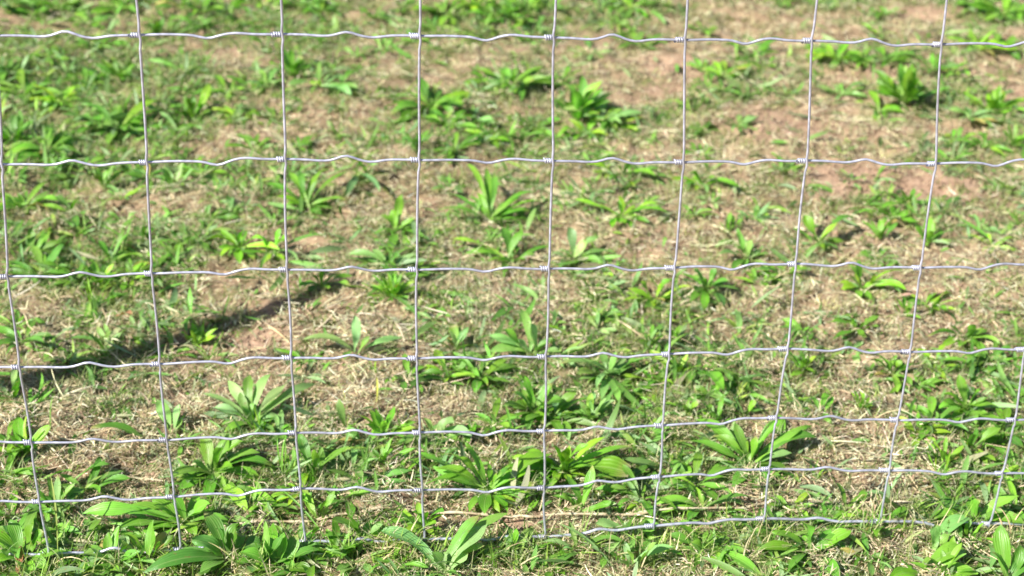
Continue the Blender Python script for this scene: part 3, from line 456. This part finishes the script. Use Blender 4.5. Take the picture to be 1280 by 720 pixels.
# the rest: (x px, y px, reach px, leaf count, form, tint); forms r rosette, u upright fan, n narrow crowded leaves
REST = [(490, 372, 34, 46, 'n', 'y'), (150, 165, 42, 18, 'r', 'g'), (125, 158, 30, 10, 'r', 'd'), (20, 178, 34, 12, 'u', 'd'), (60, 190, 36, 14, 'r', 'g'), (30, 120, 34, 10, 'r', 'g'), (75, 130, 30, 12, 'r', 'y'), (12, 92, 30, 10, 'r', 'd'), (110, 105, 28, 9, 'r', 'g'),
 (60, 75, 26, 9, 'r', 'g'), (150, 100, 26, 10, 'u', 'g'), (240, 150, 38, 10, 'u', 'g'), (205, 140, 24, 8, 'r', 'g'), (300, 150, 26, 9, 'r', 'y'), (285, 118, 28, 9, 'r', 'g'), (315, 115, 26, 9, 'r', 'g'), (220, 165, 26, 8, 'r', 'p'), (335, 108, 24, 8, 'r', 'p'),
 (365, 95, 30, 12, 'u', 'g'), (400, 108, 34, 8, 'r', 'p'), (345, 150, 24, 8, 'r', 'g'), (370, 190, 24, 8, 'r', 'g'), (320, 190, 28, 8, 'r', 'g'), (430, 110, 22, 6, 'r', 'p'), (445, 72, 18, 7, 'r', 'g'), (480, 65, 22, 8, 'r', 'p'), (465, 22, 22, 7, 'r', 'd'),
 (540, 135, 44, 14, 'r', 'g'), (560, 160, 30, 10, 'r', 'g'), (590, 155, 28, 9, 'r', 'p'), (520, 188, 26, 8, 'u', 'd'), (570, 190, 30, 9, 'r', 'g'), (610, 175, 26, 9, 'r', 'y'), (640, 108, 42, 16, 'r', 'g'), (610, 105, 24, 8, 'r', 'g'), (595, 92, 14, 5, 'u', 'd'),
 (720, 150, 44, 16, 'u', 'g'), (755, 152, 34, 14, 'r', 'p'), (735, 170, 30, 10, 'r', 'y'), (665, 165, 28, 9, 'r', 'g'), (695, 178, 24, 9, 'r', 'g'), (770, 160, 24, 8, 'r', 'y'), (700, 105, 26, 9, 'r', 'g'), (738, 70, 22, 8, 'r', 'p'), (800, 60, 30, 9, 'r', 'g'),
 (560, 20, 36, 10, 'r', 'g'), (590, 8, 28, 10, 'r', 'y'), (620, 22, 30, 10, 'r', 'g'), (645, 25, 28, 9, 'r', 'g'), (540, 40, 26, 8, 'r', 'p'), (660, 12, 24, 8, 'r', 'g'), (500, 12, 22, 7, 'r', 'g'), (520, 55, 20, 6, 'r', 'g'), (670, 40, 22, 8, 'r', 'p'),
 (400, 15, 26, 8, 'r', 'g'), (375, 10, 26, 8, 'r', 'g'), (285, 15, 30, 9, 'r', 'g'), (255, 15, 26, 8, 'r', 'g'), (330, 8, 24, 9, 'r', 'y'), (225, 8, 24, 8, 'r', 'g'), (150, 12, 26, 8, 'r', 'g'), (110, 30, 28, 9, 'r', 'g'), (40, 20, 30, 9, 'r', 'g'), (70, 12, 24, 8, 'r', 'g'), (10, 8, 26, 8, 'r', 'd'), (125, 60, 24, 8, 'r', 'g'), (210, 30, 22, 7, 'r', 'g'), (195, 45, 24, 8, 'u', 'g'), (295, 35, 20, 7, 'r', 'g'),
 (690, 12, 24, 8, 'r', 'g'), (790, 12, 26, 9, 'r', 'y'), (880, 40, 20, 7, 'r', 'g'), (940, 72, 34, 8, 'r', 'g'), (905, 98, 30, 12, 'r', 'y'), (880, 90, 20, 7, 'r', 'g'), (955, 85, 20, 7, 'r', 'g'), (980, 5, 24, 9, 'r', 'g'), (1045, 75, 30, 16, 'r', 'y'), (1020, 68, 22, 9, 'r', 'g'), (1085, 20, 18, 7, 'r', 'd'),
 (1105, 20, 20, 8, 'r', 'p'), (1075, 78, 24, 8, 'r', 'g'), (1110, 78, 26, 9, 'r', 'g'), (1165, 88, 26, 8, 'r', 'g'), (1190, 92, 22, 8, 'r', 'y'), (1222, 62, 34, 12, 'r', 'y'), (1250, 62, 26, 9, 'r', 'g'), (1255, 22, 34, 14, 'r', 'g'), (1275, 30, 24, 8, 'r', 'g'), (1220, 12, 24, 8, 'r', 'g'), (1100, 45, 20, 6, 'r', 'y'),
 (1130, 128, 42, 22, 'u', 'g'), (1098, 140, 24, 8, 'r', 'y'), (1240, 143, 34, 15, 'u', 'y'), (1215, 150, 24, 8, 'r', 'p'), (925, 160, 24, 9, 'r', 'p'), (905, 115, 20, 7, 'r', 'p'), (1050, 120, 26, 9, 'r', 'p'), (880, 165, 20, 7, 'r', 'g'), (875, 195, 22, 7, 'r', 'g'), (1030, 65, 20, 8, 'r', 'p'), (1265, 185, 26, 9, 'u', 'g'), (1230, 185, 26, 9, 'r', 'g'), (1195, 180, 22, 8, 'r', 'y'), (980, 215, 26, 9, 'r', 'p'), (1065, 225, 16, 5, 'r', 'p'),
 (185, 225, 24, 8, 'r', 'd'), (165, 215, 22, 8, 'r', 'g'), (130, 235, 26, 8, 'u', 'g'), (220, 235, 26, 7, 'u', 'p'), (250, 220, 30, 9, 'r', 'g'), (205, 236, 18, 6, 'r', 'g'), (150, 250, 24, 7, 'r', 'p'), (265, 275, 24, 8, 'r', 'p'), (290, 268, 24, 8, 'r', 'p'), (125, 280, 22, 8, 'r', 'g'), (155, 280, 22, 5, 'r', 'p'), (20, 225, 22, 7, 'r', 'd'), (60, 205, 26, 8, 'r', 'g'), (105, 212, 24, 7, 'r', 'd'),
 (50, 345, 36, 9, 'r', 'd'), (95, 350, 32, 8, 'r', 'g'), (125, 360, 28, 12, 'u', 'y'), (160, 350, 26, 9, 'r', 'y'), (195, 330, 22, 8, 'r', 'g'), (180, 300, 22, 7, 'u', 'd'), (30, 430, 34, 10, 'r', 'd'), (20, 410, 24, 8, 'r', 'g'), (60, 438, 20, 7, 'r', 'g'), (135, 430, 26, 7, 'u', 'p'), (110, 470, 22, 7, 'r', 'g'), (85, 450, 24, 7, 'r', 'p'), (190, 440, 22, 7, 'r', 'g'), (20, 500, 34, 6, 'u', 'p'), (215, 445, 24, 7, 'r', 'g'), (245, 435, 26, 7, 'u', 'y'),
 (560, 240, 22, 7, 'r', 'p'), (520, 340, 22, 8, 'r', 'g'), (500, 348, 26, 9, 'r', 'g'), (530, 390, 22, 6, 'r', 'p'), (540, 400, 16, 5, 'r', 'p'), (560, 470, 28, 9, 'r', 'y'), (600, 475, 30, 9, 'r', 'g'), (570, 440, 30, 6, 'u', 'p'), (560, 460, 20, 7, 'r', 'g'), (380, 455, 26, 8, 'r', 'g'), (510, 478, 28, 8, 'r', 'g'), (480, 545, 30, 9, 'u', 'y'), (460, 555, 24, 8, 'r', 'p'),
 (690, 410, 22, 6, 'u', 'p'), (745, 415, 24, 6, 'r', 'p'), (755, 400, 20, 6, 'r', 'g'), (815, 430, 20, 6, 'u', 'g'), (845, 430, 24, 7, 'u', 'g'), (705, 420, 24, 8, 'r', 'y'), (820, 480, 30, 10, 'r', 'y'), (845, 470, 30, 10, 'u', 'y'), (780, 495, 24, 8, 'r', 'g'), (820, 510, 26, 10, 'r', 'y'), (700, 530, 30, 8, 'r', 'p'), (740, 525, 26, 8, 'u', 'p'), (615, 535, 30, 9, 'r', 'g'), (860, 520, 24, 7, 'u', 'g'), (895, 530, 28, 8, 'u', 'g'), (815, 540, 20, 7, 'r', 'g'),
 (720, 345, 20, 7, 'r', 'p'), (755, 345, 20, 6, 'r', 'y'), (950, 400, 20, 6, 'r', 'p'), (980, 345, 26, 8, 'r', 'g'), (950, 355, 24, 8, 'r', 'g'), (910, 290, 24, 6, 'u', 'g'), (940, 275, 20, 5, 'r', 'p'), (870, 270, 20, 6, 'r', 'g'), (890, 255, 18, 6, 'r', 'p'), (1100, 300, 26, 8, 'u', 'g'), (1160, 305, 28, 10, 'u', 'g'), (1165, 285, 22, 8, 'r', 'p'), (1095, 325, 22, 8, 'r', 'd'), (1160, 385, 28, 12, 'r', 'y'), (1130, 395, 22, 6, 'u', 'g'), (1240, 310, 26, 8, 'r', 'y'), (1225, 290, 22, 8, 'r', 'p'), (1260, 295, 20, 6, 'r', 'p'),
 (1005, 420, 24, 7, 'r', 'g'), (1065, 445, 24, 6, 'r', 'p'), (1085, 475, 20, 7, 'r', 'd'), (1145, 485, 24, 8, 'r', 'g'), (1170, 455, 26, 8, 'r', 'y'), (1240, 455, 30, 9, 'r', 'g'), (1268, 465, 26, 8, 'r', 'p'), (1220, 460, 22, 8, 'r', 'p'), (1270, 500, 30, 9, 'r', 'g'), (1165, 530, 30, 8, 'r', 'g'), (1255, 545, 34, 9, 'r', 'g'), (1150, 545, 26, 10, 'r', 'y'), (1075, 510, 20, 12, 'n', 'y'), (1025, 520, 22, 8, 'r', 'g'), (980, 545, 24, 8, 'r', 'g'),
 (1215, 565, 34, 5, 'u', 'g'), (1275, 590, 34, 9, 'r', 'g'), (1180, 580, 24, 9, 'u', 'y'), (890, 500, 24, 7, 'r', 'g'), (865, 610, 40, 7, 'r', 'g'), (835, 605, 30, 4, 'u', 'g'), (800, 625, 36, 8, 'r', 'g'), (775, 650, 26, 7, 'r', 'y'), (880, 640, 40, 8, 'r', 'g'), (915, 650, 24, 7, 'r', 'p'), (725, 640, 44, 4, 'u', 'g'), (780, 605, 34, 5, 'r', 'd'), (820, 690, 30, 6, 'r', 'g'), (725, 690, 34, 6, 'r', 'p'), (790, 710, 38, 5, 'u', 'p'), (760, 690, 26, 6, 'r', 'g'),
 (30, 570, 40, 10, 'u', 'y'), (8, 595, 34, 8, 'r', 'g'), (15, 555, 28, 10, 'r', 'g'), (20, 650, 40, 9, 'r', 'g'), (70, 640, 36, 10, 'u', 'p'), (60, 665, 34, 9, 'r', 'g'), (110, 612, 34, 8, 'r', 'd'), (100, 685, 36, 9, 'r', 'g'), (20, 685, 40, 8, 'r', 'd'), (160, 680, 34, 7, 'r', 'p'), (15, 715, 34, 8, 'r', 'p'), (150, 710, 38, 8, 'r', 'p'), (85, 715, 30, 9, 'r', 'g'),
 (395, 590, 36, 7, 'u', 'g'), (400, 565, 24, 7, 'r', 'p'), (440, 590, 30, 8, 'r', 'p'), (345, 545, 28, 7, 'r', 'g'), (350, 695, 34, 8, 'r', 'g'), (390, 705, 36, 9, 'r', 'g'), (380, 690, 34, 6, 'u', 'g'), (330, 635, 34, 7, 'r', 'g'), (400, 650, 36, 4, 'u', 'g'), (430, 625, 28, 8, 'r', 'g'), (470, 610, 32, 8, 'r', 'p'), (375, 620, 28, 7, 'r', 'y'), (500, 600, 30, 7, 'r', 'g'), (480, 580, 28, 6, 'u', 'g'), (650, 700, 34, 7, 'r', 'p'), (680, 620, 30, 6, 'r', 'g'), (690, 715, 30, 5, 'r', 'g'), (580, 560, 28, 8, 'r', 'g'),
 (425, 692, 30, 7, 'u', 'g'), (445, 705, 34, 8, 'r', 'p'), (135, 712, 36, 8, 'u', 'g'), (640, 690, 26, 6, 'u', 'p'), (495, 712, 30, 7, 'r', 'g'), (118, 702, 34, 7, 'r', 'g'), (185, 705, 40, 7, 'u', 'g'), (330, 712, 44, 7, 'u', 'p'), (368, 690, 30, 7, 'u', 'g'), (1100, 660, 34, 8, 'r', 'g'), (1080, 700, 34, 7, 'r', 'd'), (1060, 640, 26, 8, 'r', 'g'), (1180, 720, 34, 6, 'u', 'g'), (1200, 640, 30, 8, 'r', 'g'), (1240, 600, 30, 8, 'r', 'y'), (990, 640, 26, 9, 'r', 'y'), (1035, 655, 26, 10, 'r', 'g'), (1210, 675, 26, 8, 'u', 'g'), (1272, 640, 34, 8, 'r', 'g'), (950, 655, 30, 6, 'r', 'g')]
NF = {'r': 'spreading weed', 'u': 'upright weed', 'n': 'weed of crowded narrow leaves'}
for (px, py, rp, nl, form, tint) in REST:
    g0 = at(px, py); hz = float(height(g0[0], g0[1])); B = at(px, py, hz + .002); reach = (1.42 if py > 430 else 1.3) * rp / ppm(B); leaves = []; nl = int(nl * 1.5)
    a0 = rnd.uniform(0, 6.28)
    for k in range(nl):
        a = a0 + 6.283 * k / nl + rnd.gauss(0, .45)
        L = reach * rnd.uniform(.6, 1.25)
        if form == 'r': e = rnd.uniform(.02, .62) ** 1.1; wd = L * rnd.uniform(.13, .26); arch = L * rnd.uniform(.1, .32)
        elif form == 'u': e = rnd.uniform(.45, 1.35); wd = L * rnd.uniform(.14, .25); arch = L * rnd.uniform(.02, .2)
        else: e = rnd.uniform(.3, 1.3); wd = .0048; L = reach * rnd.uniform(.5, 1); arch = L * .12
        wd = min(max(wd, .004), .021)
        cut = 1 if rnd.random() < .13 else 0
        if cut: L *= .75
        T = B + np.array([math.cos(a) * math.cos(e) * L, math.sin(a) * math.cos(e) * L, math.sin(e) * L * .8])
        leaves.append((T, wd, arch, rnd.gauss(0, .35), cut))
    o = build_plant('broadleaf_weed', B, leaves, tint)
    label_for(px, py, TW[tint] + ' ' + NF[form], rp, o)
    tag(o, None, 'weed', 'broad-leaved weeds growing behind the wire mesh')

# bright thin grass tufts, each on its own
for (px, py, rp, nl, look) in [(356, 600, 48, 22, 'g'), (325, 545, 40, 20, 'y'), (1175, 600, 40, 18, 'y'), (390, 605, 34, 16, 'g'), (120, 385, 40, 16, 'y'), (1245, 560, 30, 14, 'g'), (1020, 600, 26, 12, 'g'), (255, 425, 26, 12, 'y'), (585, 400, 30, 12, 'p'), (470, 470, 26, 8, 'y')]:
    g0 = at(px, py); hz = float(height(g0[0], g0[1])); B = at(px, py, hz); leaves = []
    for k in range(nl):
        a = rnd.uniform(0, 6.28); e = rnd.uniform(.6, 1.4); L = rp / ppm(B) * rnd.uniform(.5, 1.2)
        leaves.append((B + np.array([math.cos(a) * math.cos(e) * L, math.sin(a) * math.cos(e) * L, math.sin(e) * L]), rnd.uniform(.0015, .0028), L * .1, rnd.gauss(0, .3), 0))
    o = build_plant('grass_tuft', B, leaves, look, M_grass)
    label_for(px, py, TW[look] + ' tuft of thin grass', rp, o)
    tag(o, None, 'grass tuft', 'tufts of thin bright grass')

settle_labels()
# single long stalks / blades
for (b, t, hc, wc, c, lab) in [
    ((70, 715), (62, 590), 11, .26, (.3, .36, .07), 'tall yellow-green stalk standing by the second upright wire at bottom left'),
    ((66, 545), (68, 492), 5.5, .22, (.14, .3, .04), 'thin upright green blade in the straw left of the second upright wire'),
    ((425, 705), (330, 600), 5, .3, (.3, .38, .07), 'long slanting yellow-green blade crossing the weeds beside the third upright wire'),
    ((770, 715), (700, 655), 4, .5, (.22, .33, .1), 'wide arching grass blade in front of the bottom wire near the middle'),
    ((470, 505), (470, 470), 4, .3, (.42, .44, .08), 'short yellowing stalk standing alone in the straw patch'),
    ((645, 550), (632, 505), 5, .4, (.14, .3, .04), 'dark narrow blade leaning left beside the fifth upright wire'),
    ((740, 625), (705, 640), 1.5, .35, (.5, .42, .26), 'pale dry blade lying across the straw under the sixth wire'),
    ((365, 438), (330, 405), 1.5, .3, (.62, .52, .34), 'pale dry stalk lying beside the bare patch at the third upright wire'),
    ((810, 430), (768, 398), 1.5, .3, (.66, .56, .36), 'pale straw stalk lying diagonally in the fifth mesh column')]:
    g0 = at(*b); hz = float(height(g0[0], g0[1])); B = at(b[0], b[1], hz + .002); T = at(t[0], t[1], hz + hc * .01)
    TINT['s'] = [c]; o = build_plant('grass_stalk', B, [(T, wc * .01, np.linalg.norm(T - B) * .12, .3, 0)], 's', M_grass, blanch=False)
    tag(o, lab, 'stalk')
for (b, t, wc, c, lab) in [((20, 722), (26, 682), 1.1, (.42, .17, .09), 'reddish brown dead leaf standing at the bottom left corner'),
                           ((148, 396), (166, 392), 1.3, (.4, .17, .09), 'small rust-red dead leaf lying behind the first mesh column'),
                           ((1115, 373), (1145, 368), 1.2, (.55, .3, .22), 'pinkish dead leaf lying beside the eighth upright wire'),
                           ((828, 310), (832, 296), .8, (.5, .2, .12), 'tiny red dead leaf left of the sixth upright wire')]:
    g0 = at(*b); hz = float(height(g0[0], g0[1])); B = at(b[0], b[1], hz + .006); T = at(t[0], t[1], hz + .02)
    TINT['s'] = [c]; o = build_plant('dead_leaf', B, [(T, wc * .01, .006, .2, 0)], 's', blanch=False); tag(o, lab, 'dead leaf')

# ------------------------------------------------------------------ fence
def tube_arrays(pts, r, seg=8, closed_caps=True):
    P = np.array(pts, float); n = len(P); T = np.gradient(P, axis=0); T /= np.linalg.norm(T, axis=1)[:, None]
    ref = np.array([0, 1, 0.]) if abs(T[0][1]) < .9 else np.array([0, 0, 1.])
    V = []; r = np.broadcast_to(r, (n,))
    N = np.cross(T[0], ref); N /= np.linalg.norm(N)
    for k in range(n):
        N = N - T[k] * np.dot(N, T[k]); N /= np.linalg.norm(N); Bn = np.cross(T[k], N)
        for s in range(seg):
            a = 2 * math.pi * s / seg; V.append(P[k] + (N * math.cos(a) + Bn * math.sin(a)) * r[k])
    Qs = [(k * seg + s, k * seg + (s + 1) % seg, (k + 1) * seg + (s + 1) % seg, (k + 1) * seg + s) for k in range(n - 1) for s in range(seg)]
    return np.array(V), np.array(Qs)
def tubes(name, plist, r, mat, parent=None, loc=(0, 0, 0), seg=8):
    V = []; Qs = []; o_ = 0
    for p_ in plist:
        v, q = tube_arrays(p_, r, seg); V.append(v); Qs.append(q + o_); o_ += len(v)
    o = mesh_np(name, np.concatenate(V) - np.array(loc), np.concatenate(Qs), None, None, mat, True); o.location = loc
    if parent: o.parent = parent
    return o
S = .1524
NODE = {  # measured joints of the mesh, metres in the fence plane (x, z); rows from the top wire down
 0: {1: (0.1562, 0.6998), 2: (0.309, 0.7), 3: (0.4589, 0.6975), 4: (0.6069, 0.695), 5: (0.7547, 0.6915), 6: (0.8993, 0.6898), 7: (1.0503, 0.6843)},
 1: {0: (-0.0052, 0.5488), 1: (0.1536, 0.5498), 2: (0.3077, 0.5518), 3: (0.4587, 0.5489), 4: (0.6121, 0.546), 5: (0.7644, 0.5421), 6: (0.9102, 0.5423), 7: (1.0657, 0.5363)},
 2: {0: (-0.0138, 0.4082), 1: (0.1495, 0.4091), 2: (0.3051, 0.4113), 3: (0.4565, 0.4083), 4: (0.613, 0.4063), 5: (0.7643, 0.4044), 6: (0.9115, 0.4069), 7: (1.0672, 0.3984)},
 3: {0: (-0.0126, 0.2873), 1: (0.1507, 0.2874), 2: (0.3062, 0.2922), 3: (0.4569, 0.2872), 4: (0.6139, 0.2854), 5: (0.7662, 0.2848), 6: (0.9142, 0.289), 7: (1.0708, 0.2805), 8: (1.2184, 0.2802)},
 4: {0: (-0.0092, 0.1813), 1: (0.1524, 0.1796), 2: (0.3088, 0.1851), 3: (0.4612, 0.1803), 4: (0.616, 0.1778), 5: (0.7656, 0.1814), 6: (0.9104, 0.1888), 7: (1.0682, 0.1804), 8: (1.2238, 0.1757)},
 5: {0: (-0.0081, 0.0942), 1: (0.1559, 0.0954), 2: (0.3124, 0.1018), 3: (0.4647, 0.0939), 4: (0.6193, 0.092), 5: (0.767, 0.104), 6: (0.909, 0.1114), 7: (1.0681, 0.1034), 8: (1.2207, 0.0931)},
 6: {0: (-0.0039, 0.0147), 1: (0.1589, 0.0143), 2: (0.3162, 0.0204), 3: (0.4681, 0.0181), 4: (0.6243, 0.0157), 5: (0.765, 0.0279), 6: (0.9104, 0.0337), 7: (1.066, 0.0226), 8: (1.2166, 0.0129)}}
ZR = {-2: .995, -1: .85, 0: .695, 1: .545, 2: .406, 3: .286, 4: .181, 5: .096, 6: .018}
NC0, NC1 = -6, 19
def node(r, c):
    if r in NODE and c in NODE[r]: return NODE[r][c]
    ks = sorted(NODE[r]) if r in NODE else [0]
    if r < 0:
        x0, z0 = node(0, c); return (x0 + .002 * r, z0 + ZR[r] - ZR[0])
    if c < ks[0]: x0, z0 = NODE[r][ks[0]]; return (x0 + (c - ks[0]) * S, z0 + .002 * math.sin(c * 1.7 + r))
    x0, z0 = NODE[r][ks[-1]]; return (x0 + (c - ks[-1]) * S, z0 + .003 * math.sin((c - ks[-1]) * 1.3 + r * .6))
fence = bpy.data.objects.new('wire_fence', None); COL.objects.link(fence); fence.location = (.6, 0, 0); fence.empty_display_size = .1
tag(fence, 'galvanised hinge-joint wire mesh fence with rectangular openings across the whole view', 'fence')
FL = np.array([.6, 0, 0])
def part(name, plist, r, seg=8):
    o = tubes(name, plist, r, M_wire, None, (0, 0, 0), seg); o.parent = fence; o.location = -FL; return o
def crimp(t, up, r):
    g_ = lambda c, s: math.exp(-((t - c) / s) ** 2)
    j = .001
    if up: return -.0012 * g_(.30, .1) + .0042 * g_(.47, .075) - .0026 * g_(.66, .09)
    return .0006 * g_(.2, .12) - .0044 * g_(.5, .08) + .0022 * g_(.70, .1)
for r in range(-2, 7):
    pts = []
    rr_ = random.Random(r + 50)
    for c in range(NC0, NC1):
        (x0, z0), (x1, z1) = node(r, c), node(r, c + 1)
        amp = rr_.uniform(.8, 1.15); ph = rr_.uniform(-.03, .03)
        if r == 6: amp = rr_.uniform(.7, 1.5)
        for k in range(24):
            t = k / 24; win = min(1, t * 8, (1 - t) * 8)
            pts.append((x0 + (x1 - x0) * t, .0012 * math.sin(c + r + t * 6.28) * .6, z0 + (z1 - z0) * t + crimp(t + ph, c % 2 == 0, r) * amp * win))
    pts.append((node(r, NC1)[0], 0, node(r, NC1)[1]))
    o = part('line_wire', [pts], .00160 if r < 6 else .0019, 8)
knots_off = []
ROFF = -.0026
for c in range(NC0, NC1 + 1):
    pts = []; rr_ = random.Random(c + 900); rows = list(range(-2, 7))
    for i, r in enumerate(rows):
        x, z = node(r, c)
        pts.append((x, ROFF, z))
        if r < 6:
            x1, z1 = node(r + 1, c); bow = rr_.uniform(-.0014, .0014); dz = z - z1
            pts.append((x + .0006, ROFF, z - .005))
            for k in range(1, 10):
                t = k / 10; pts.append((x + (x1 - x) * t + bow * math.sin(math.pi * t) - .0004 * math.cos(math.pi * t), ROFF + .0010 * math.sin(t * 3.14), z - dz * t))
            pts.append((x1 - .0006, ROFF, z1 + .005))
    x, z = node(6, c); pts.append((x, ROFF * .4, z - .004))
    P_ = np.array(pts)
    stay = part('stay_wire', [P_], .00148, 8)
    for r in rows:
        x, z = node(r, c); (xl, zl) = node(r, c - 1) if c > NC0 else (x - S, z); sl = (z - zl) / (x - xl)
        turns = rr_.uniform(3.2, 4.4); ln = rr_.uniform(.0023, .0028) * turns; rad = rr_.uniform(.0022, .0026); h_ = []
        ns_ = int(turns * 12); a0 = -math.pi / 2
        for k in range(ns_ + 1):
            t = k / ns_; a = a0 + t * turns * 2 * math.pi
            xx = x - .0004 - t * ln
            h_.append((xx, math.cos(a + math.pi / 2) * -rad, z + (xx - x) * sl + math.sin(a + math.pi / 2) * rad))
        h_.append((h_[-1][0] - .001, h_[-1][1] * 1.5, h_[-1][2] + .0008))
        if -0 <= c <= 8 and r >= 0 and not (r == 0 and c in (0, 8)) and not (r in (1, 2) and c == 8):
            k_ = tubes('knot', [h_], .00118, M_wire, None, (0, 0, 0), 6); k_.parent = stay
        else: knots_off.append(h_)
o = part('knot', knots_off, .00118, 5); o['kind'] = 'stuff'

def post(x, h, lab):
    bm_pts = []; segs = 10
    e = bpy.data.objects.new('fence_post', None); COL.objects.link(e); e.location = (x, .03, 0); e.empty_display_size = .1
    zs = [-.25, 0, .2, .4, .6, .8, 1.0, h - .03, h - .005, h]; rs = [.027, .027, .0265, .026, .0245, .0235, .0225, .021, .019, .005]
    v, q = tube_arrays([(.002 * math.sin(z * 5), .0015 * math.cos(z * 7), z) for z in zs], np.array(rs), 14)
    o = mesh_np('shaft', v, q, None, None, M_wood); o.parent = e
    for z in [ZR[r] for r in range(-2, 7)]:
        s_, q_ = tube_arrays([(-.009, -.018, z + .0), (-.009, -.034, z), (0, -.036, z), (.009, -.034, z), (.009, -.018, z)], .0015, 6)
        k = mesh_np('staple', s_, q_, None, None, M_wire); k.parent = e
    tag(e, lab, 'post')
post(-.815, 1.17, 'slim weathered fence post left of the view whose shadow crosses the ground')
post(2.98, 1.2, 'slim weathered fence post at the right-hand end of the mesh, outside the view')

# dry runner lying along the foot of the fence
pts = []
for k in range(0, 91):
    px = 268 + (1150 - 268) * k / 90; py = np.interp(px, [268, 330, 420, 520, 700, 860, 1000, 1150], [662, 652, 647, 642, 645, 637, 627, 630])
    P = at(px, py, .008); hz = float(height(P[0], P[1])); pts.append((P[0], P[1] + .001 * math.sin(k * .9), max(hz + .004, .008 + .003 * math.sin(k * .45))))
m, n_, l_ = mat_new('dry_stem'); ou = n_.new('ShaderNodeOutputMaterial'); b_ = n_.new('ShaderNodeBsdfPrincipled'); b_.inputs['Roughness'].default_value = .7
tt = n_.new('ShaderNodeTexNoise'); tt.inputs['Scale'].default_value = 60; tt.inputs['Detail'].default_value = 5; g_ = n_.new('ShaderNodeNewGeometry'); l_.new(g_.outputs['Position'], tt.inputs['Vector'])
rp_ = n_.new('ShaderNodeValToRGB'); rp_.color_ramp.elements[0].position = .35; rp_.color_ramp.elements[0].color = (.3, .22, .13, 1); rp_.color_ramp.elements[1].position = .65; rp_.color_ramp.elements[1].color = (.62, .54, .38, 1)
l_.new(tt.outputs[0], rp_.inputs[0]); l_.new(rp_.outputs[0], b_.inputs['Base Color']); l_.new(b_.outputs[0], ou.inputs[0])
v, q = tube_arrays(pts, np.array([.0018 + .0004 * math.sin(k * 1.3) for k in range(91)]), 7)
ds = mesh_np('dry_stem', v, q, None, None, m)
tag(ds, 'long straw-coloured runner lying along the ground just behind the bottom wire', 'dry stem')
